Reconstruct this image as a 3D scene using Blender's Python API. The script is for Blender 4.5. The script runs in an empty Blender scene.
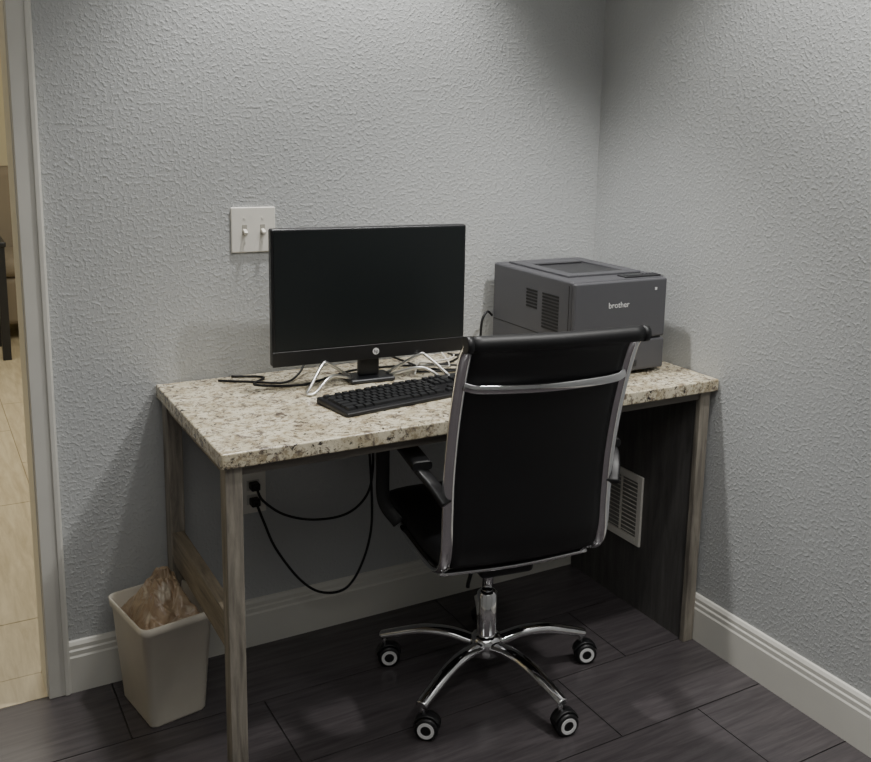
import bpy, bmesh, math, random
from mathutils import Vector, Matrix, Euler, noise
random.seed(7)
scn=bpy.context.scene
COL=scn.collection

# ------------------------------------------------------------------ helpers
def s2l(c):
    o=[]
    for v in c:
        v=v/255.0
        o.append(v/12.92 if v<=0.04045 else ((v+0.055)/1.055)**2.4)
    return (o[0],o[1],o[2],1.0)

def mat(name,rgb,rough=0.5,metal=0.0,spec=0.5,bump=None,var=None,coat=0.0):
    m=bpy.data.materials.new(name); m.use_nodes=True
    nt=m.node_tree; b=nt.nodes["Principled BSDF"]
    b.inputs["Base Color"].default_value=s2l(rgb)
    b.inputs["Roughness"].default_value=rough
    b.inputs["Metallic"].default_value=metal
    b.inputs["Specular IOR Level"].default_value=spec
    b.inputs["Coat Weight"].default_value=coat
    tc=nt.nodes.new("ShaderNodeTexCoord")
    if var:
        sc,amt=var
        n=nt.nodes.new("ShaderNodeTexNoise"); n.inputs["Scale"].default_value=sc; n.inputs["Detail"].default_value=4
        nt.links.new(tc.outputs["Object"],n.inputs["Vector"])
        r=nt.nodes.new("ShaderNodeValToRGB")
        r.color_ramp.elements[0].position=.3; r.color_ramp.elements[1].position=.7
        r.color_ramp.elements[0].color=s2l([max(0,c*(1-amt)) for c in rgb])
        r.color_ramp.elements[1].color=s2l([min(255,c*(1+amt)) for c in rgb])
        nt.links.new(n.outputs["Fac"],r.inputs["Fac"]); nt.links.new(r.outputs["Color"],b.inputs["Base Color"])
    if bump:
        sc,st,dist=bump
        n=nt.nodes.new("ShaderNodeTexNoise"); n.inputs["Scale"].default_value=sc; n.inputs["Detail"].default_value=3
        nt.links.new(tc.outputs["Object"],n.inputs["Vector"])
        bp=nt.nodes.new("ShaderNodeBump"); bp.inputs["Strength"].default_value=st; bp.inputs["Distance"].default_value=dist
        nt.links.new(n.outputs["Fac"],bp.inputs["Height"]); nt.links.new(bp.outputs["Normal"],b.inputs["Normal"])
    return m

def wall_mat(name,rgb):
    m=mat(name,rgb,rough=.42,spec=.45,var=(1.3,.02))
    nt=m.node_tree; b=nt.nodes["Principled BSDF"]
    tc=nt.nodes.new("ShaderNodeTexCoord")
    n=nt.nodes.new("ShaderNodeTexNoise"); n.inputs["Scale"].default_value=118; n.inputs["Detail"].default_value=2.5; n.inputs["Roughness"].default_value=.5; n.inputs["Distortion"].default_value=.1
    nt.links.new(tc.outputs["Object"],n.inputs["Vector"])
    r=nt.nodes.new("ShaderNodeValToRGB"); r.color_ramp.elements[0].position=.48; r.color_ramp.elements[1].position=.70
    nt.links.new(n.outputs["Fac"],r.inputs["Fac"])
    bp=nt.nodes.new("ShaderNodeBump"); bp.inputs["Strength"].default_value=.45; bp.inputs["Distance"].default_value=.0024
    nt.links.new(r.outputs["Color"],bp.inputs["Height"]); nt.links.new(bp.outputs["Normal"],b.inputs["Normal"])
    return m

def wood_mat(name,c1,c2,scale=(1,1,1),rough=.6,nscale=9,bump=.25):
    m=mat(name,c1,rough=rough)
    nt=m.node_tree; b=nt.nodes["Principled BSDF"]
    tc=nt.nodes.new("ShaderNodeTexCoord"); mp=nt.nodes.new("ShaderNodeMapping"); mp.inputs["Scale"].default_value=scale
    nt.links.new(tc.outputs["Object"],mp.inputs["Vector"])
    n=nt.nodes.new("ShaderNodeTexNoise"); n.inputs["Scale"].default_value=nscale; n.inputs["Detail"].default_value=6; n.inputs["Roughness"].default_value=.65; n.inputs["Distortion"].default_value=.4
    nt.links.new(mp.outputs[0],n.inputs["Vector"])
    r=nt.nodes.new("ShaderNodeValToRGB"); r.color_ramp.elements[0].position=.32; r.color_ramp.elements[1].position=.68
    r.color_ramp.elements[0].color=s2l(c2); r.color_ramp.elements[1].color=s2l(c1)
    nt.links.new(n.outputs["Fac"],r.inputs["Fac"]); nt.links.new(r.outputs["Color"],b.inputs["Base Color"])
    bp=nt.nodes.new("ShaderNodeBump"); bp.inputs["Strength"].default_value=bump; bp.inputs["Distance"].default_value=.002
    nt.links.new(n.outputs["Fac"],bp.inputs["Height"]); nt.links.new(bp.outputs["Normal"],b.inputs["Normal"])
    return m

def granite_mat():
    m=mat("granite",(205,195,175),rough=.22)
    nt=m.node_tree; b=nt.nodes["Principled BSDF"]; L=nt.links.new
    tc=nt.nodes.new("ShaderNodeTexCoord")
    def nz(s,d=4,ro=.6,dist=0.):
        n=nt.nodes.new("ShaderNodeTexNoise"); n.inputs["Scale"].default_value=s; n.inputs["Detail"].default_value=d; n.inputs["Roughness"].default_value=ro; n.inputs["Distortion"].default_value=dist
        L(tc.outputs["Object"],n.inputs["Vector"]); return n.outputs["Fac"]
    def ramp(f,a,c,lo=(0,0,0),hi=(255,255,255)):
        r=nt.nodes.new("ShaderNodeValToRGB"); r.color_ramp.elements[0].position=a; r.color_ramp.elements[1].position=c
        r.color_ramp.elements[0].color=s2l(lo); r.color_ramp.elements[1].color=s2l(hi); L(f,r.inputs["Fac"]); return r.outputs["Color"]
    def mix(f,a,c):
        x=nt.nodes.new("ShaderNodeMix"); x.data_type='RGBA'; L(f,x.inputs[0]); 
        if isinstance(a,tuple): x.inputs[6].default_value=s2l(a)
        else: L(a,x.inputs[6])
        x.inputs[7].default_value=s2l(c); return x.outputs[2]
    base=ramp(nz(16,6,.65),.38,.62,(194,183,156),(231,223,200))
    c=mix(ramp(nz(60,6,.75,.3),.50,.58),base,(160,146,120))
    c=mix(ramp(nz(38,7,.8,.6),.53,.59),c,(114,103,92))
    c=mix(ramp(nz(75,5,.75,.3),.57,.62),c,(54,49,48))
    L(c,b.inputs["Base Color"])
    return m

def link(o,parent=None):
    COL.objects.link(o)
    if parent: o.parent=parent
    return o
def empty(name,loc=(0,0,0),rz=0):
    e=bpy.data.objects.new(name,None); e.empty_display_size=.1; e.location=loc; e.rotation_euler=(0,0,rz); COL.objects.link(e); return e
def bm_obj(name,bm,m,parent=None,smooth=False,bevel=0,seg=2):
    me=bpy.data.meshes.new(name); bmesh.ops.recalc_face_normals(bm,faces=bm.faces[:]); bm.to_mesh(me); bm.free()
    for x in (m if isinstance(m,(list,tuple)) else [m]): me.materials.append(x)
    if smooth:
        for p in me.polygons: p.use_smooth=True
    o=bpy.data.objects.new(name,me); link(o,parent)
    if bevel:
        md=o.modifiers.new("bev",'BEVEL'); md.width=bevel; md.segments=seg; md.limit_method='ANGLE'; md.angle_limit=math.radians(40)
        for p in me.polygons: p.use_smooth=True
        w=o.modifiers.new("wn",'WEIGHTED_NORMAL'); w.keep_sharp=True
    return o
def add_box(bm,x0,x1,y0,y1,z0,z1,mi=0,M=None):
    vs=[bm.verts.new(Vector(p)) for p in [(x0,y0,z0),(x1,y0,z0),(x1,y1,z0),(x0,y1,z0),(x0,y0,z1),(x1,y0,z1),(x1,y1,z1),(x0,y1,z1)]]
    if M is not None:
        for v in vs: v.co=M@v.co
    fs=[]
    for f in [(0,3,2,1),(4,5,6,7),(0,1,5,4),(1,2,6,5),(2,3,7,6),(3,0,4,7)]:
        fc=bm.faces.new([vs[i] for i in f]); fc.material_index=mi; fs.append(fc)
    return fs
def box(name,x0,x1,y0,y1,z0,z1,m,parent=None,bevel=0,seg=2):
    bm=bmesh.new(); add_box(bm,x0,x1,y0,y1,z0,z1); return bm_obj(name,bm,m,parent,bevel=bevel,seg=seg)
def cat(pts,n=10):
    P=[Vector(p) for p in pts]; P=[2*P[0]-P[1]]+P+[2*P[-1]-P[-2]]; out=[]
    for i in range(1,len(P)-2):
        for k in range(n):
            t=k/n; a,b,c,d=P[i-1:i+3]
            out.append(.5*((2*b)+(c-a)*t+(2*a-5*b+4*c-d)*t*t+(3*b-a-3*c+d)*t**3))
    out.append(P[-2].copy()); return out
def sweep(bm,pts,ra,rb=None,up=(0,0,1),seg=12,n=10,smooth_path=True,taper=None,sq=False,mi=0):
    """elliptical section: ra along side axis, rb along up-ish axis"""
    rb=rb or ra
    P=cat(pts,n) if smooth_path else [Vector(p) for p in pts]
    rings=[]; upv=Vector(up)
    N=len(P); prev=None
    for i,p in enumerate(P):
        t=(P[min(i+1,N-1)]-P[max(i-1,0)]).normalized()
        ref=upv if prev is None else prev
        u=ref-t*ref.dot(t)
        if u.length<1e-4: u=Vector((1,0,0))-t*t.x
        u.normalize(); prev=u
        s=t.cross(u)
        k=1 if taper is None else taper[0]+(taper[1]-taper[0])*i/(N-1)
        ring=[]
        for j in range(seg):
            a=2*math.pi*j/seg; ca,sa=math.cos(a),math.sin(a)
            if sq: 
                ca=math.copysign(abs(ca)**.45,ca); sa=math.copysign(abs(sa)**.45,sa)
            ring.append(bm.verts.new(p+s*(ca*ra*k)+u*(sa*rb*k)))
        rings.append(ring)
    for i in range(N-1):
        for j in range(seg):
            f=bm.faces.new([rings[i][j],rings[i][(j+1)%seg],rings[i+1][(j+1)%seg],rings[i+1][j]]); f.material_index=mi; f.smooth=True
    bm.faces.new(list(reversed(rings[0]))).material_index=mi; bm.faces.new(rings[-1]).material_index=mi
def tube(name,pts,ra,m,parent=None,**k):
    bm=bmesh.new(); sweep(bm,pts,ra,**k); me_o=bm_obj(name,bm,m,parent)
    for p in me_o.data.polygons: p.use_smooth=len(p.vertices)==4
    return me_o
def lathe(bm,prof,M=None,seg=32,mi=0):
    rings=[]
    for r,z in prof:
        ring=[]
        for j in range(seg):
            a=2*math.pi*j/seg; v=Vector((r*math.cos(a),r*math.sin(a),z))
            ring.append(bm.verts.new(M@v if M is not None else v))
        rings.append(ring)
    for i in range(len(rings)-1):
        for j in range(seg):
            f=bm.faces.new([rings[i][j],rings[i][(j+1)%seg],rings[i+1][(j+1)%seg],rings[i+1][j]]); f.smooth=True; f.material_index=mi
    f=bm.faces.new(list(reversed(rings[0]))); f.material_index=mi
    f=bm.faces.new(rings[-1]); f.material_index=mi
def text(name,body,size,loc,rot,m,parent,ext=.0004):
    c=bpy.data.curves.new(name,'FONT'); c.body=body; c.size=size; c.extrude=ext; c.align_x='CENTER'; c.align_y='CENTER'
    c.materials.append(m); o=bpy.data.objects.new(name,c); o.location=loc; o.rotation_euler=rot; link(o,parent); return o

# ------------------------------------------------------------------ materials
M_wall=wall_mat("wall_paint_grey",(184,186,186))
M_wall2=mat("lobby_paint",(226,218,190),.7)
M_ceil=mat("ceiling_paint",(215,215,212),.8,bump=(90,.2,.002))
M_trim=mat("trim_paint",(214,212,204),.45,var=(3,.03))
M_white=mat("white_plastic",(232,229,220),.35)
M_gran=granite_mat()
M_woodz=wood_mat("weathered_wood_v",(160,153,140),(100,94,86),(6,6,.6))
M_woody=wood_mat("weathered_wood_h",(154,142,122),(100,92,80),(6,.6,6))
M_woodx=wood_mat("weathered_wood_x",(116,110,101),(78,73,67),(.6,6,6))
M_panel=wood_mat("charcoal_panel",(98,96,94),(72,70,69),(5,5,.6),rough=.6,bump=.12)
M_blackleather=mat("black_leather",(19,19,21),.5,bump=(160,.12,.001))
M_blackpl=mat("black_plastic",(22,22,24),.42)
M_darkpl=mat("dark_plastic",(32,33,36),.35,bump=(300,.05,.0005))
M_screen=mat("screen_glass",(25,29,30),.28,spec=.45)
M_chrome=mat("chrome",(232,232,234),.07,metal=1)
M_silver=mat("silver_rod",(205,205,202),.35,metal=1)
M_rub=mat("cable_rubber",(14,14,15),.5)
M_key=mat("key_plastic",(27,28,30),.45)
M_prn=mat("printer_plastic",(76,76,80),.5,bump=(350,.08,.0005))
M_prn2=mat("printer_front_plastic",(80,80,84),.45,bump=(350,.08,.0005))
M_prn3=mat("printer_dark_plastic",(42,42,45),.45)
M_bin=mat("bin_plastic",(224,217,202),.45,var=(5,.03))
M_ink=mat("logo_white",(220,220,220),.5)
M_hole=mat("recess_dark",(16,16,16),.8)

# ------------------------------------------------------------------ room shell
XL=-3.3; YF=-3.6; CH=2.5; T=.12; DX0,DX1,DH=-2.5,-1.612,2.05
bm=bmesh.new()
add_box(bm,DX1,T,0,T,0,CH); add_box(bm,XL,DX0,0,T,0,CH); add_box(bm,DX0,DX1,0,T,DH,CH)
bm_obj("wall_back",bm,M_wall)
box("wall_right",0,T,YF,0,0,CH,M_wall)
box("wall_left",XL-T,XL,YF,0,0,CH,M_wall)
box("wall_front",XL-T,T,YF-T,YF,0,CH,M_wall)
box("ceiling",XL-T,T,YF-T,T,CH,CH+.1,M_ceil)

M_tile=wood_mat("plank_tile_charcoal",(86,81,83),(66,62,64),(1.2,14,1),rough=.24,nscale=4,bump=.08)
M_grout=mat("grout_dark",(40,38,38),.9)
bm=bmesh.new(); add_box(bm,XL-T,T,YF-T,T,-.08,-.0025,1)
rowh=.27; L=.92; g=.0018; offs=[.55,.24,.47,.235,.7,.1]
r=0; y=0.0
while y>YF:
    off=offs[r%len(offs)]; x1=-off+L
    while x1>XL:
        a,b=max(x1-L,XL),min(x1,0)
        if b-a>.01: add_box(bm,a+g,b-g,max(y-rowh,YF)+g,y-g,-.004,0,0)
        x1-=L
    y-=rowh; r+=1
bm_obj("floor",bm,[M_tile,M_grout])

prof=[(0,0),(.015,0),(.015,.092),(.0125,.097),(.0125,.108),(.0095,.112),(.0095,.122),(.005,.130),(0,.1325)]
def baseboard(name,p0,p1,nrm):
    bm=bmesh.new(); rs=[]
    for p in (p0,p1):
        rs.append([bm.verts.new(Vector((p[0]+nrm[0]*d,p[1]+nrm[1]*d,z))) for d,z in prof])
    n=len(prof)
    for j in range(n): bm.faces.new([rs[0][j],rs[0][(j+1)%n],rs[1][(j+1)%n],rs[1][j]])
    bm.faces.new(rs[0]); bm.faces.new(list(reversed(rs[1])))
    bm_obj(name,bm,M_trim)
baseboard("baseboard_back",(-1.563,0),(-.0005,0),(0,-1))
baseboard("baseboard_right",(0,-.016),(0,YF+.02),(-1,0))
baseboard("baseboard_left",(XL,YF),(XL,0),(1,0))
bm=bmesh.new()
add_box(bm,DX1-.002,-1.563,-.018,0,0,DH+.05); add_box(bm,DX0-.05,DX0+.006,-.018,0,0,DH+.05); add_box(bm,DX0-.05,-1.563,-.018,0,DH,DH+.055)
add_box(bm,-1.578,-1.566,-.022,-.017,0,DH+.04)
bm_obj("trim_1",bm,M_trim,bevel=.005,seg=3)
bm=bmesh.new()
add_box(bm,DX1-.004,DX1,-.004,T+.01,0,DH); add_box(bm,DX0,DX0+.014,-.006,T+.01,0,DH); add_box(bm,DX0,DX1,-.006,T+.01,DH-.014,DH)
bm_obj("trim_2",bm,M_trim,bevel=.001)

# lobby beyond the doorway
M_lt=wood_mat("plank_tile_oak",(206,194,166),(176,162,134),(10,1.1,1),rough=.4,nscale=4,bump=.08)
M_lg=mat("grout_light",(150,136,110),.9)
LX0,LX1,LY1=-3.6,.6,5.4
bm=bmesh.new(); add_box(bm,LX0,LX1,T,LY1,-.08,-.0025,1)
add_box(bm,DX0,DX1,0,T,-.06,0,0)
x=LX0; c=0
while x<LX1:
    y=T-.92+[.3,.75,.1][c%3]
    while y<LY1:
        a,b=max(y,T),min(y+.92,LY1)
        if b-a>.01: add_box(bm,x+g,min(x+.3,LX1)-g,a+g,b-g,-.004,0,0)
        y+=.92
    x+=.3; c+=1
bm_obj("floor_lobby",bm,[M_lt,M_lg])
box("wall_lobby_back",LX0,LX1,LY1,LY1+.1,0,CH,M_wall2)
box("wall_lobby_left",LX0-.1,LX0,T,LY1,0,CH,M_wall2)
box("wall_lobby_right",LX1,LX1+.1,T,LY1,0,CH,M_wall2)
box("ceiling_lobby",LX0,LX1,T,LY1,CH,CH+.1,M_ceil)
M_fab=mat("beige_upholstery",(140,130,114),.9,bump=(200,.3,.002))
ac=empty("armchair",(-1.35,4.55,0))
box("base",-.42,.42,-.4,.4,.10,.40,M_fab,ac,bevel=.04,seg=3)
box("cushion",-.28,.28,-.42,.22,.40,.52,M_fab,ac,bevel=.05,seg=4)
box("backrest",-.42,.42,.2,.42,.38,1.05,M_fab,ac,bevel=.06,seg=4)
box("arm_left",-.44,-.29,-.4,.3,.38,.66,M_fab,ac,bevel=.05,seg=4)
box("arm_right",.29,.44,-.4,.3,.38,.66,M_fab,ac,bevel=.05,seg=4)
for i,(a,b) in enumerate([(-.36,-.34),(.36,-.34),(-.36,.34),(.36,.34)]):
    box("foot_%d"%i,a-.025,a+.025,b-.025,b+.025,0,.10,M_blackpl,ac)
st=empty("side_table",(-1.565,3.85,0))
box("top",-.2,.2,-.22,.22,.655,.685,M_darkpl,st,bevel=.006)
for i,(a,b) in enumerate([(-.17,-.19),(.17,-.19),(-.17,.19),(.17,.19)]):
    box("leg_%d"%i,a-.022,a+.022,b-.022,b+.022,0,.655,M_darkpl,st)

# ------------------------------------------------------------------ desk
desk=empty("desk")
W,D,H,TH=1.333,.576,.76,.033
box("granite_top",-W,-.003,-D,-.003,H-TH,H,M_gran,desk,bevel=.004,seg=3)
zt=H-TH
box("leg_front_left",-W+.010,-W+.045,-D+.012,-D+.050,0,zt,M_woodz,desk,bevel=.002)
box("leg_back_left",-W+.010,-W+.045,-.070,-.018,0,zt,M_woodz,desk,bevel=.002)
box("side_rail",-W+.014,-W+.042,-D+.050,-.070,.315,.395,M_woody,desk,bevel=.002)
box("top_rail_side",-W+.014,-W+.035,-D+.050,-.070,zt-.022,zt,M_woody,desk)
box("top_rail_front",-W+.045,-.052,-D+.02,-D+.045,zt-.022,zt,M_woodx,desk)
box("top_rail_back",-W+.045,-.052,-.05,-.02,zt-.05,zt,M_woodx,desk)
box("post_front_right",-.052,-.018,-D+.014,-D+.032,0,zt,M_woodz,desk,bevel=.002)
box("side_panel",-.046,-.019,-D+.032,-.018,0,zt,M_panel,desk)

# air vent register on the desk end panel
av=empty("air_vent",(-.0465,-.258,.306))
bm=bmesh.new(); hw,hh=.095,.108
for a in [(-hw,-hw+.02,-hh,hh),(hw-.02,hw,-hh,hh),(-hw+.02,hw-.02,hh-.022,hh),(-hw+.02,hw-.02,-hh,-hh+.022)]:
    add_box(bm,-.008,0,a[0],a[1],a[2],a[3])
bm_obj("frame",bm,M_white,av,bevel=.002)
box("duct_shadow_plate",-.001,0,-hw+.01,hw-.01,-hh+.01,hh-.01,mat("vent_grey",(150,150,146),.7),av)
bm=bmesh.new()
for i in range(13):
    z=-hh+.03+i*(2*hh-.06)/12
    R=Matrix.Translation((-.0045,0,z))@Matrix.Rotation(math.radians(35),4,'Y')
    add_box(bm,-.0055,.0055,-hw+.02,hw-.02,-.0008,.0008,0,R)
add_box(bm,-.007,-.001,-.002,.002,-hh+.02,hh-.02)
bm_obj("louvers",bm,M_white,av)

# ------------------------------------------------------------------ light switch (double toggle)
sw=empty("light_switch",(-1.081,0,1.133))
box("plate",-.057,.057,-.006,0,-.057,.057,M_white,sw,bevel=.003,seg=3)
for i,xx in enumerate((-.023,.023)):
    box("slot_%d"%i,xx-.006,xx+.006,-.0068,-.005,-.013,.013,mat("slot_%d"%i,(170,166,156),.5),sw)
    bm=bmesh.new(); R=Matrix.Translation((xx,-.010,-.003))@Matrix.Rotation(math.radians(25),4,'X')
    add_box(bm,-.0045,.0045,-.012,.006,-.004,.004,0,R); bm_obj("toggle_%d"%i,bm,M_white,sw,bevel=.0015)
    for k,zz in enumerate((-.03,.03)):
        bm=bmesh.new(); lathe(bm,[(.0028,0),(.0028,.0012)],Matrix.Translation((xx,-.006,zz))@Matrix.Rotation(math.pi/2,4,'X'),12); bm_obj("screw_%d%d"%(i,k),bm,M_white,sw)

ou=empty("wall_outlet",(-1.096,0,.438))
box("plate",-.036,.036,-.006,0,-.059,.059,M_white,ou,bevel=.003,seg=3)
for i,zz in enumerate((-.02,.02)):
    box("receptacle_%d"%i,-.017,.017,-.008,-.005,zz-.014,zz+.014,mat("rec_%d"%i,(205,203,195),.5),ou,bevel=.004)

def cord(name,pts,r=.0035,plug=None,m=None):
    e=empty(name); tube("cable",pts,r,m or M_rub,e,seg=8)
    if plug:
        x,y,z=plug; box("plug",x-.012,x+.012,y-.028,y,z-.010,z+.010,M_rub,e,bevel=.004,seg=3)
    return e
cord("power_cord",[(-1.096,-.036,.460),(-1.085,-.06,.43),(-1.03,-.07,.385),(-.95,-.08,.36),(-.86,-.08,.36),(-.80,-.075,.40),(-.775,-.06,.47),(-.77,-.045,.6),(-.77,-.07,.69)],plug=(-1.096,-.0085,.460))
cord("power_cord",[(-1.096,-.036,.416),(-1.085,-.065,.37),(-1.06,-.08,.30),(-1.0,-.09,.205),(-.94,-.095,.155),(-.87,-.095,.15),(-.82,-.09,.21),(-.79,-.085,.31),(-.785,-.07,.45),(-.79,-.055,.6),(-.79,-.07,.69)],plug=(-1.096,-.0085,.416))

# ------------------------------------------------------------------ monitor
mo=empty("computer_monitor",(-.845,-.20,H),math.radians(-3))
w2=.256; zb=.062; ztp=.395
box("shell",-w2,w2,-.012,.014,zb,ztp,M_darkpl,mo,bevel=.005,seg=3)
box("rear_bulge",-.17,.17,.014,.04,zb+.03,ztp-.09,M_darkpl,mo,bevel=.012,seg=3)
box("screen",-w2+.006,w2-.006,-.0135,-.011,zb+.040,ztp-.006,M_screen,mo)
box("chin",-w2,w2,-.0145,-.010,zb,zb+.037,M_blackpl,mo,bevel=.0015)
bm=bmesh.new(); lathe(bm,[(.0085,0),(.0085,.0008)],Matrix.Translation((.007,-.0145,zb+.019))@Matrix.Rotation(math.pi/2,4,'X'),24); bm_obj("logo_disc",bm,M_ink,mo)
text("logo_text","hp",.012,(.007,-.0156,zb+.019),(math.pi/2,0,0),M_blackpl,mo)
box("neck",-.028,.028,.012,.03,.012,zb+.08,M_darkpl,mo,bevel=.006,seg=3)
box("foot_plate",-.06,.06,-.02,.06,.0,.012,M_darkpl,mo,bevel=.005)
bm=bmesh.new()
for s in (-1,1):
    sweep(bm,[(s*.05,.02,.012),(s*.12,-.02,.062),(s*.14,-.03,.060),(s*.18,-.065,.02),(s*.19,-.072,.006),(s*.17,-.072,.006),(s*.12,-.045,.035),(s*.05,.0,.012)],.004,seg=8)
bm_obj("stand_rods",bm,M_silver,mo)

# ------------------------------------------------------------------ keyboard
kb=empty("computer_keyboard",(-.811,-.362,H),math.radians(8.5))
bm=bmesh.new()
fs=add_box(bm,-.222,.222,-.07,.07,0.0,.016)
for v in bm.verts:
    if v.co.z>.01 and v.co.y<0: v.co.z=.010
bm_obj("base",bm,M_blackpl,kb,bevel=.004,seg=3)
bm=bmesh.new()
def keyz(y): return .0125+ (y)*.043
rows=[(.052,.0155)]+[(.028-i*.0185,.0165) for i in range(5)]
p=.0187
for ri,(yy,kh) in enumerate(rows):
    xs=[]
    if ri==0: xs=[(-.212+(0 if i==0 else .012+.006*((i-1)//4))+i*p,p) for i in range(13)]
    elif ri==5: 
        cur=-.212
        for wd in [1.3,1.2,1.2,5.9,1.2,1.2,1.2,1.4]: xs.append((cur,wd*p)); cur+=wd*p
    else:
        first=[0,1,1.5,1.8,2.3][ri]; cur=-.212; xs.append((cur,first*p)); cur+=first*p
        end=-.212+14.6*p
        while cur+p<end-.6*p: xs.append((cur,p)); cur+=p
        xs.append((cur,end-cur))
    for k in range(3):
        if ri in (0,1,2,5) or (ri==4 and k==1): xs.append((.070+k*p,p))
    if ri>0:
        for k in range(4): xs.append((.134+k*p,p))
    for (a,wd) in xs:
        z=keyz(yy)
        if wd<.004: continue
        x0,x1=a+.0012,a+wd-.0012; y0,y1=yy-kh/2,yy+kh/2
        vs=[bm.verts.new(q) for q in [(x0,y0,z-.002),(x1,y0,z-.002),(x1,y1,z-.001),(x0,y1,z-.001),(x0+.0018,y0+.0018,z+.006),(x1-.0018,y0+.0018,z+.006),(x1-.0018,y1-.001,z+.0068),(x0+.0018,y1-.001,z+.0068)]]
        for f in [(0,3,2,1),(4,5,6,7),(0,1,5,4),(1,2,6,5),(2,3,7,6),(3,0,4,7)]: bm.faces.new([vs[i] for i in f])
bm_obj("keys",bm,M_key,kb)

# ------------------------------------------------------------------ printer
pr=empty("laser_printer",(-.235,-.238,H))
hx,hy,hz=.155,.198,.262
bm=bmesh.new(); fs=add_box(bm,-hx,hx,-hy+.012,hy,.008,hz)
bm_obj("body",bm,M_prn,pr,bevel=.008,seg=3)
box("front_cover",-hx+.001,hx-.001,-hy,-hy+.014,.098,hz-.004,M_prn2,pr,bevel=.006,seg=3)
box("paper_tray",-hx+.001,hx-.001,-hy-.001,-hy+.014,.010,.093,M_prn2,pr,bevel=.005,seg=3)
box("tray_handle",-.06,.06,-hy-.003,-hy+.001,.022,.040,M_prn3,pr,bevel=.003)
box("control_strip",.02,hx-.012,-hy+.016,-hy+.052,hz-.001,hz+.004,M_prn3,pr,bevel=.002)
box("display",.035,.085,-hy+.022,-hy+.043,hz+.0035,hz+.005,M_screen,pr)
for i in range(4): box("button_%d"%i,.095+i*.012,.103+i*.012,-hy+.03,-hy+.038,hz+.0035,hz+.0055,M_prn,pr)
bm=bmesh.new()
X0,X1,Y0,Y1=-.125,.120,-.125,.165; a0,a1,b0,b1=-.090,.085,-.090,.100
zl0,zl1=hz-.002,hz+.0055
for q in [(X0,a0,Y0,Y1),(a1,X1,Y0,Y1),(a0,a1,Y0,b0),(a0,a1,b1,Y1)]: add_box(bm,q[0],q[1],q[2],q[3],zl0,zl1)
bm_obj("output_lid",bm,M_prn,pr,bevel=.002)
bm=bmesh.new()
vs=[bm.verts.new(v) for v in [(a0,b0,hz+.004),(a1,b0,hz+.004),(a1,b1,hz+.0005),(a0,b1,hz+.0005)]]; bm.faces.new(vs)
add_box(bm,a0+.01,a1-.01,b1-.014,b1-.004,hz,hz+.0045)
bm_obj("output_slot",bm,M_prn3,pr)
box("power_button",hx-.045,hx-.038,-hy-.0015,-hy,hz-.035,hz-.028,M_ink,pr)
bm=bmesh.new()
for i in range(11): add_box(bm,-hx-.0012,-hx,-.130,-.055,.120+i*.009,.1245+i*.009)
for i in range(6): add_box(bm,-hx-.0012,-hx,-.030,.022,.165+i*.009,.1695+i*.009)
add_box(bm,-hx-.0008,-hx,-.175,-.1735,.01,.25); add_box(bm,-hx-.0008,-hx,-.175,.19,.100,.1015)
bm_obj("side_grilles",bm,M_hole,pr)
for i,(a,b) in enumerate([(-.13,-.15),(.13,-.15),(-.13,.16),(.13,.16)]): box("foot_%d"%i,a-.02,a+.02,b-.02,b+.02,0,.01,M_blackpl,pr)
text("logo_text","brother",.022,(-.010,-hy-.0008,.194),(math.pi/2,0,0),M_ink,pr)

cz=H+.0035
cord("cable",[(-1.19,-.045,cz),(-1.12,-.09,cz),(-1.05,-.13,cz),(-1.0,-.10,cz+.01),(-.95,-.06,cz+.05),(-.90,-.11,cz+.07)],.003)
cord("cable",[(-1.15,-.02,cz),(-1.08,-.06,cz),(-1.12,-.12,cz),(-1.02,-.17,cz),(-.93,-.13,cz),(-.84,-.09,cz),(-.72,-.10,cz),(-.60,-.13,cz),(-.52,-.08,cz),(-.48,-.03,cz)],.003)
cord("cable",[(-.60,-.21,cz),(-.64,-.2,cz),(-.70,-.17,cz),(-.64,-.12,cz),(-.56,-.16,cz),(-.50,-.10,cz),(-.53,-.03,cz)],.0025)
cord("cable",[(-.80,-.14,cz+.06),(-.72,-.12,cz+.02),(-.66,-.16,cz),(-.58,-.2,cz),(-.52,-.16,cz),(-.47,-.07,cz)],.003)
cord("cable",[(-.385,-.03,cz+.10),(-.410,-.045,cz+.115),(-.430,-.05,cz+.09),(-.435,-.05,cz+.03),(-.45,-.06,cz),(-.53,-.05,cz)],.0035)
cord("white_cable",[(-.72,-.2,cz),(-.68,-.14,cz+.012),(-.63,-.10,cz),(-.57,-.12,cz+.01),(-.52,-.05,cz)],.0022,m=M_white)
cord("white_cable",[(-.70,-.09,cz),(-.64,-.17,cz+.008),(-.59,-.15,cz),(-.55,-.02,cz+.01)],.0022,m=M_white)

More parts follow.
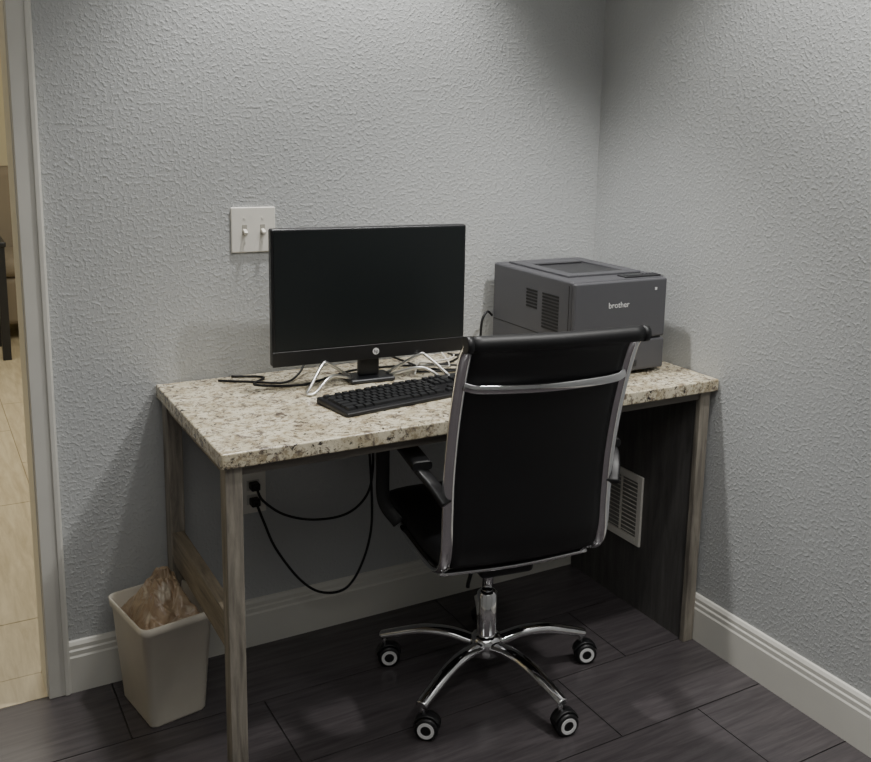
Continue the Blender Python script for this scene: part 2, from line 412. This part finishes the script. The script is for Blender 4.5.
# ------------------------------------------------------------------ office chair
ch=empty("office_chair",(-.636,-.455,0),math.radians(-8))
railp=[(-.325,.973),(-.300,.942),(-.272,.868),(-.245,.775),(-.225,.67),(-.218,.57),(-.215,.49),(-.195,.435),(-.14,.412),(-.03,.41),(.10,.418),(.20,.425),(.24,.415)]
def rx(z): 
    t=max(0,min(1,(z-.42)/.54)); return .196+.002*t
for s,nm in ((-1,"rail_left"),(1,"rail_right")):
    tube(nm,[(s*rx(z),y,z) for y,z in railp],.0145,M_chrome,ch,rb=.009,up=(0,-1,.3),seg=20,n=8)
def pad(name,prof,half,th,m,conc=0.0,nx=14,off=0.0):
    P=cat([(0,y,z) for y,z in prof],6); bm=bmesh.new(); fr=[];bk=[]
    N=len(P)
    for i,p in enumerate(P):
        t=(P[min(i+1,N-1)]-P[max(i-1,0)]).normalized(); n=Vector((0,-t.z,t.y)); n=-n if n.dot(Vector((0,1,1)))<0 else n
        h=half(p.z) if callable(half) else half
        a=[];b=[]
        for j in range(nx+1):
            u=-1+2*j/nx; x=u*h; e=(1-abs(u)**6)
            c=-conc*(1-u*u)
            a.append(bm.verts.new(Vector((x,p.y,p.z))+n*(off+c+th*.5*(.55+.45*e))))
            b.append(bm.verts.new(Vector((x,p.y,p.z))+n*(off+c-th*.5*(.55+.45*e))))
        fr.append(a);bk.append(b)
    for i in range(N-1):
        for j in range(nx):
            bm.faces.new([fr[i][j],fr[i][j+1],fr[i+1][j+1],fr[i+1][j]])
            bm.faces.new([bk[i][j],bk[i+1][j],bk[i+1][j+1],bk[i][j+1]])
        for q in (0,nx): bm.faces.new([fr[i][q],fr[i+1][q],bk[i+1][q],bk[i][q]])
    for j in range(nx):
        for q in (0,N-1): bm.faces.new([fr[q][j],bk[q][j],bk[q][j+1],fr[q][j+1]])
    return bm_obj(name,bm,m,ch,smooth=True)
pad("back_upholstery",railp[0:8],lambda z: rx(z)-.008,.012,M_blackleather,conc=.010)
pad("seat_cushion",[(-.19,.445),(-.12,.435),(-.02,.432),(.1,.438),(.2,.445),(.245,.432),(.262,.405)],.196,.045,M_blackleather)
tube("top_roll",[(-.198,-.333,.976),(0,-.336,.974),(.198,-.333,.976)],.0175,M_blackleather,ch,seg=16)
for s in (-1,1):
    tube("roll_cap_%s"%("l" if s<0 else "r"),[(s*.198,-.333,.976),(s*.212,-.333,.976)],.0180,M_blackpl,ch,seg=16,smooth_path=False)
tube("crossbar_upper",[(-.192,-.280,.876),(-.15,-.292,.869),(0,-.302,.865),(.15,-.292,.869),(.192,-.280,.876)],.006,M_chrome,ch,rb=.010,up=(0,0,1),sq=True)
tube("crossbar_seat_back",[(-.19,-.15,.398),(0,-.15,.39),(.19,-.15,.398)],.01,M_chrome,ch,rb=.007)
tube("crossbar_seat_front",[(-.19,.12,.402),(0,.12,.395),(.19,.12,.402)],.01,M_chrome,ch,rb=.007)
for s,nm in ((-1,"armrest_left"),(1,"armrest_right")):
    X=s*.240
    tube(nm,[(s*.205,-.232,.60),(s*.225,-.20,.635),(X,-.15,.657),(X,-.03,.668),(X,.075,.663),(X,.118,.628),(X,.124,.56),(X,.11,.48),(s*.21,.08,.43)],.017,M_blackpl,ch,rb=.0075,up=(0,0,1),seg=12,sq=True)
    tube(nm+"_pad",[(X,-.17,.669),(X,-.03,.679),(X,.06,.675)],.023,M_blackleather,ch,rb=.010,up=(0,0,1),seg=14,sq=True)
box("tilt_mechanism",-.07,.07,-.12,.10,.345,.392,M_blackpl,ch,bevel=.012,seg=3)
bm=bmesh.new(); lathe(bm,[(.014,.24),(.014,.35)]); bm_obj("gas_piston",bm,M_chrome,ch)
bm=bmesh.new(); lathe(bm,[(.024,.12),(.026,.14),(.026,.245),(.020,.252),(.016,.255)]); bm_obj("gas_sleeve",bm,M_chrome,ch)
tube("height_lever",[(-.02,-.02,.36),(-.05,-.03,.345),(-.065,-.03,.30),(-.067,-.03,.285)],.005,M_blackpl,ch,seg=8)
bm=bmesh.new(); lathe(bm,[(.030,.075),(.040,.085),(.042,.115),(.036,.130),(.026,.135)]); bm_obj("hub",bm,M_chrome,ch)
M_ring=mat("caster_ring_white",(235,235,235),.4)
for k in range(5):
    A=math.radians(71+72*k)
    d=Vector((math.cos(A),math.sin(A),0))
    bm=bmesh.new()
    sweep(bm,[d*.030+Vector((0,0,.108)),d*.10+Vector((0,0,.120)),d*.17+Vector((0,0,.116)),d*.24+Vector((0,0,.096)),d*.283+Vector((0,0,.082))],.0185,rb=.013,up=(0,0,1),seg=12,taper=(1.15,.8))
    bm_obj("leg_%d"%(k+1),bm,M_chrome,ch,)
    tip=d*.275
    sa=math.radians([350,338,320,352,340][k]+8)
    fw=Vector((math.cos(sa),math.sin(sa),0)); ax=Vector((-fw.y,fw.x,0))
    off=tip+fw*.012
    bm=bmesh.new(); lathe(bm,[(.006,.05),(.006,.088)],Matrix.Translation(tip),12)
    bm_obj("caster_stem_%d"%(k+1),bm,M_chrome,ch)
    rot=ax.to_track_quat('Z','Y').to_matrix().to_4x4()
    bm=bmesh.new()
    for s in (-1,1):
        Mx=Matrix.Translation(off+Vector((0,0,.028))+ax*(s*.013))@rot
        lathe(bm,[(.022,-.009),(.028,-.006),(.028,.006),(.025,.009)],Mx,28,0)
        Mr=Matrix.Translation(off+Vector((0,0,.028))+ax*(s*.0221))@rot
        rg=[Mr@Vector((.0125*math.cos(2*math.pi*q/28),.0125*math.sin(2*math.pi*q/28),0)) for q in range(29)]
        c0=Mr@Vector((0,0,0)); dz=ax*(s*.0014)
        for q in range(28):
            a0_,a1_=rg[q],rg[q+1]
            o0=c0+(a0_-c0)*1.60; o1=c0+(a1_-c0)*1.60
            for quad in ((a0_+dz,a1_+dz,o1+dz,o0+dz),(o0+dz,o1+dz,o1-dz,o0-dz),(a0_+dz,a1_+dz,a1_-dz,a0_-dz)):
                f=bm.faces.new([bm.verts.new(v) for v in quad]); f.material_index=1
    P=[off+Vector((0,0,.028))-fw*(.031*math.cos(t))+Vector((0,0,.031*math.sin(t))) for t in [math.radians(x) for x in range(10,175,15)]]
    sweep(bm,P,.016,rb=.003,up=tuple(fw),seg=8,smooth_path=False)
    bm_obj("caster_%d"%(k+1),bm,[M_blackpl,M_ring],ch)

# ------------------------------------------------------------------ wastebasket
wb=empty("wastebasket",(-1.372,-.158,0),math.radians(10))
def rrect(hx,hy,r,z,n=6):
    o=[]
    for cx,cy,a0 in ((hx-r,hy-r,0),(-hx+r,hy-r,90),(-hx+r,-hy+r,180),(hx-r,-hy+r,270)):
        for i in range(n+1):
            a=math.radians(a0+90*i/n); o.append(Vector((cx+r*math.cos(a),cy+r*math.sin(a),z)))
    return o
bm=bmesh.new()
hb=.266
rings=[rrect(.066,.088,.016,0),rrect(.069,.092,.018,.006),rrect(.084,.108,.020,hb-.022),rrect(.089,.113,.022,hb-.020),rrect(.090,.114,.022,hb-.002),rrect(.087,.111,.020,hb),rrect(.084,.108,.020,hb-.004),rrect(.062,.086,.018,.008)]
R=[[bm.verts.new(v) for v in r] for r in rings]; n=len(R[0])
for i in range(len(R)-1):
    for j in range(n): bm.faces.new([R[i][j],R[i][(j+1)%n],R[i+1][(j+1)%n],R[i+1][j]])
bm.faces.new(list(reversed(R[0]))); bm.faces.new(R[-1])
o=bm_obj("bin_shell",bm,M_bin,wb,smooth=True)
m=mat("crumpled_bag",(180,160,136),.3,spec=.6)
nt=m.node_tree; b=nt.nodes["Principled BSDF"]; tc=nt.nodes.new("ShaderNodeTexCoord"); n1=nt.nodes.new("ShaderNodeTexNoise"); n1.inputs["Scale"].default_value=15; n1.inputs["Detail"].default_value=3; n1.inputs["Distortion"].default_value=.8
r1=nt.nodes.new("ShaderNodeValToRGB"); cr=r1.color_ramp; cr.elements[0].position=.30; cr.elements[0].color=s2l((128,104,82)); cr.elements[1].position=.66; cr.elements[1].color=s2l((214,202,182))
e=cr.elements.new(.45); e.color=s2l((184,162,134)); e=cr.elements.new(.55); e.color=s2l((162,136,110))
nt.links.new(tc.outputs["Object"],n1.inputs["Vector"]); nt.links.new(n1.outputs["Fac"],r1.inputs["Fac"]); nt.links.new(r1.outputs["Color"],b.inputs["Base Color"])
bm=bmesh.new()
NX,NY=100,120
def vor(q,sc):
    d,pts=noise.voronoi(q*sc); return d[1]-d[0]
grid=[]
for i in range(NX+1):
    row=[]
    for j in range(NY+1):
        u=-1+2*i/NX; w_=-1+2*j/NY
        x=u*.080; y=w_*.104
        q=Vector((x,y,0))
        e=max(abs(u),abs(w_)); edge=max(0,1-e**4)
        peaks=.080*math.exp(-((u-.25)**2/.22+(w_-.25)**2/.16))+.060*math.exp(-((u+.25)**2/.18+(w_+.30)**2/.18))+.05*math.exp(-((u-.5)**2/.10+(w_+.3)**2/.14))+.035*math.exp(-((u+.4)**2/.10+(w_-.4)**2/.14))
        wq=q+Vector((noise.noise(q*14),noise.noise(q*14+Vector((7,0,0))),0))*.018
        e1=vor(wq+Vector((.3,.1,.2)),20); e2=vor(wq+Vector((.1,.5,.2)),50)
        z=hb-.045+edge*(.026+peaks)+ edge*(.022*min(e1*1.6,1)+.008*min(e2*1.6,1))
        x+=noise.noise(q*30+Vector((1,1,1)))*.010*edge; y+=noise.noise(q*30+Vector((4,1,1)))*.010*edge
        row.append(bm.verts.new((x*.96,y*.97,z)))
    grid.append(row)
for i in range(NX):
    for j in range(NY): bm.faces.new([grid[i][j],grid[i+1][j],grid[i+1][j+1],grid[i][j+1]])
bm_obj("crumpled_bag",bm,m,wb,smooth=True)

# ------------------------------------------------------------------ lights
def spot(name,loc,power,size=110,blend=.8,rad=.06,col=(1,.985,.95),tgt=None):
    l=bpy.data.lights.new(name,'SPOT'); l.energy=power; l.spot_size=math.radians(size); l.spot_blend=blend; l.shadow_soft_size=rad; l.color=col
    o=bpy.data.objects.new(name,l); o.location=loc; COL.objects.link(o)
    if tgt: o.rotation_euler=(Vector(tgt)-Vector(loc)).to_track_quat('-Z','Y').to_euler()
    return o
def area(name,loc,power,size,rot=(0,0,0),col=(1,.985,.955)):
    l=bpy.data.lights.new(name,'AREA'); l.energy=power; l.size=size; l.color=col
    o=bpy.data.objects.new(name,l); o.location=loc; o.rotation_euler=rot; COL.objects.link(o); return o
spot("downlight_desk",(-.86,-.27,2.47),100,size=84,blend=.6,rad=.05)
spot("downlight_right",(-.28,-1.10,2.47),84,size=104,blend=.55,rad=.05)
spot("downlight_room",(-.45,-1.9,2.47),36,size=140,blend=.8,rad=.1)
area("ceiling_fill",(-1.7,-2.2,2.49),17,1.6)  # added soft fill under the ceiling to lift the walls, no real fixture
area("lobby_light",(-1.6,2.2,2.49),58,1.8,col=(1,.95,.83))
w=bpy.data.worlds.new("world"); scn.world=w; w.use_nodes=True
w.node_tree.nodes["Background"].inputs[0].default_value=(.5,.52,.55,1); w.node_tree.nodes["Background"].inputs[1].default_value=.05

# ------------------------------------------------------------------ camera
c=(-1.8199,-2.3589,1.4069); yaw,pitch,roll,f,ppx,ppy=.5477,.1888,.0281,955.07,52.34,-72.98
F=Vector((math.sin(yaw)*math.cos(pitch),math.cos(yaw)*math.cos(pitch),-math.sin(pitch)))
R0=Vector((math.cos(yaw),-math.sin(yaw),0)); U0=R0.cross(F)
Rr=R0*math.cos(roll)+U0*math.sin(roll); Uu=-R0*math.sin(roll)+U0*math.cos(roll)
cam=bpy.data.cameras.new("camera"); co=bpy.data.objects.new("camera",cam); COL.objects.link(co)
m3=Matrix((Rr,Uu,-F)).transposed()
co.matrix_world=Matrix.Translation(c)@m3.to_4x4()
cam.sensor_fit='HORIZONTAL'; cam.sensor_width=36; cam.lens=f/871*36; cam.shift_x=-ppx/871; cam.shift_y=ppy/871
cam.clip_start=.02
scn.camera=co
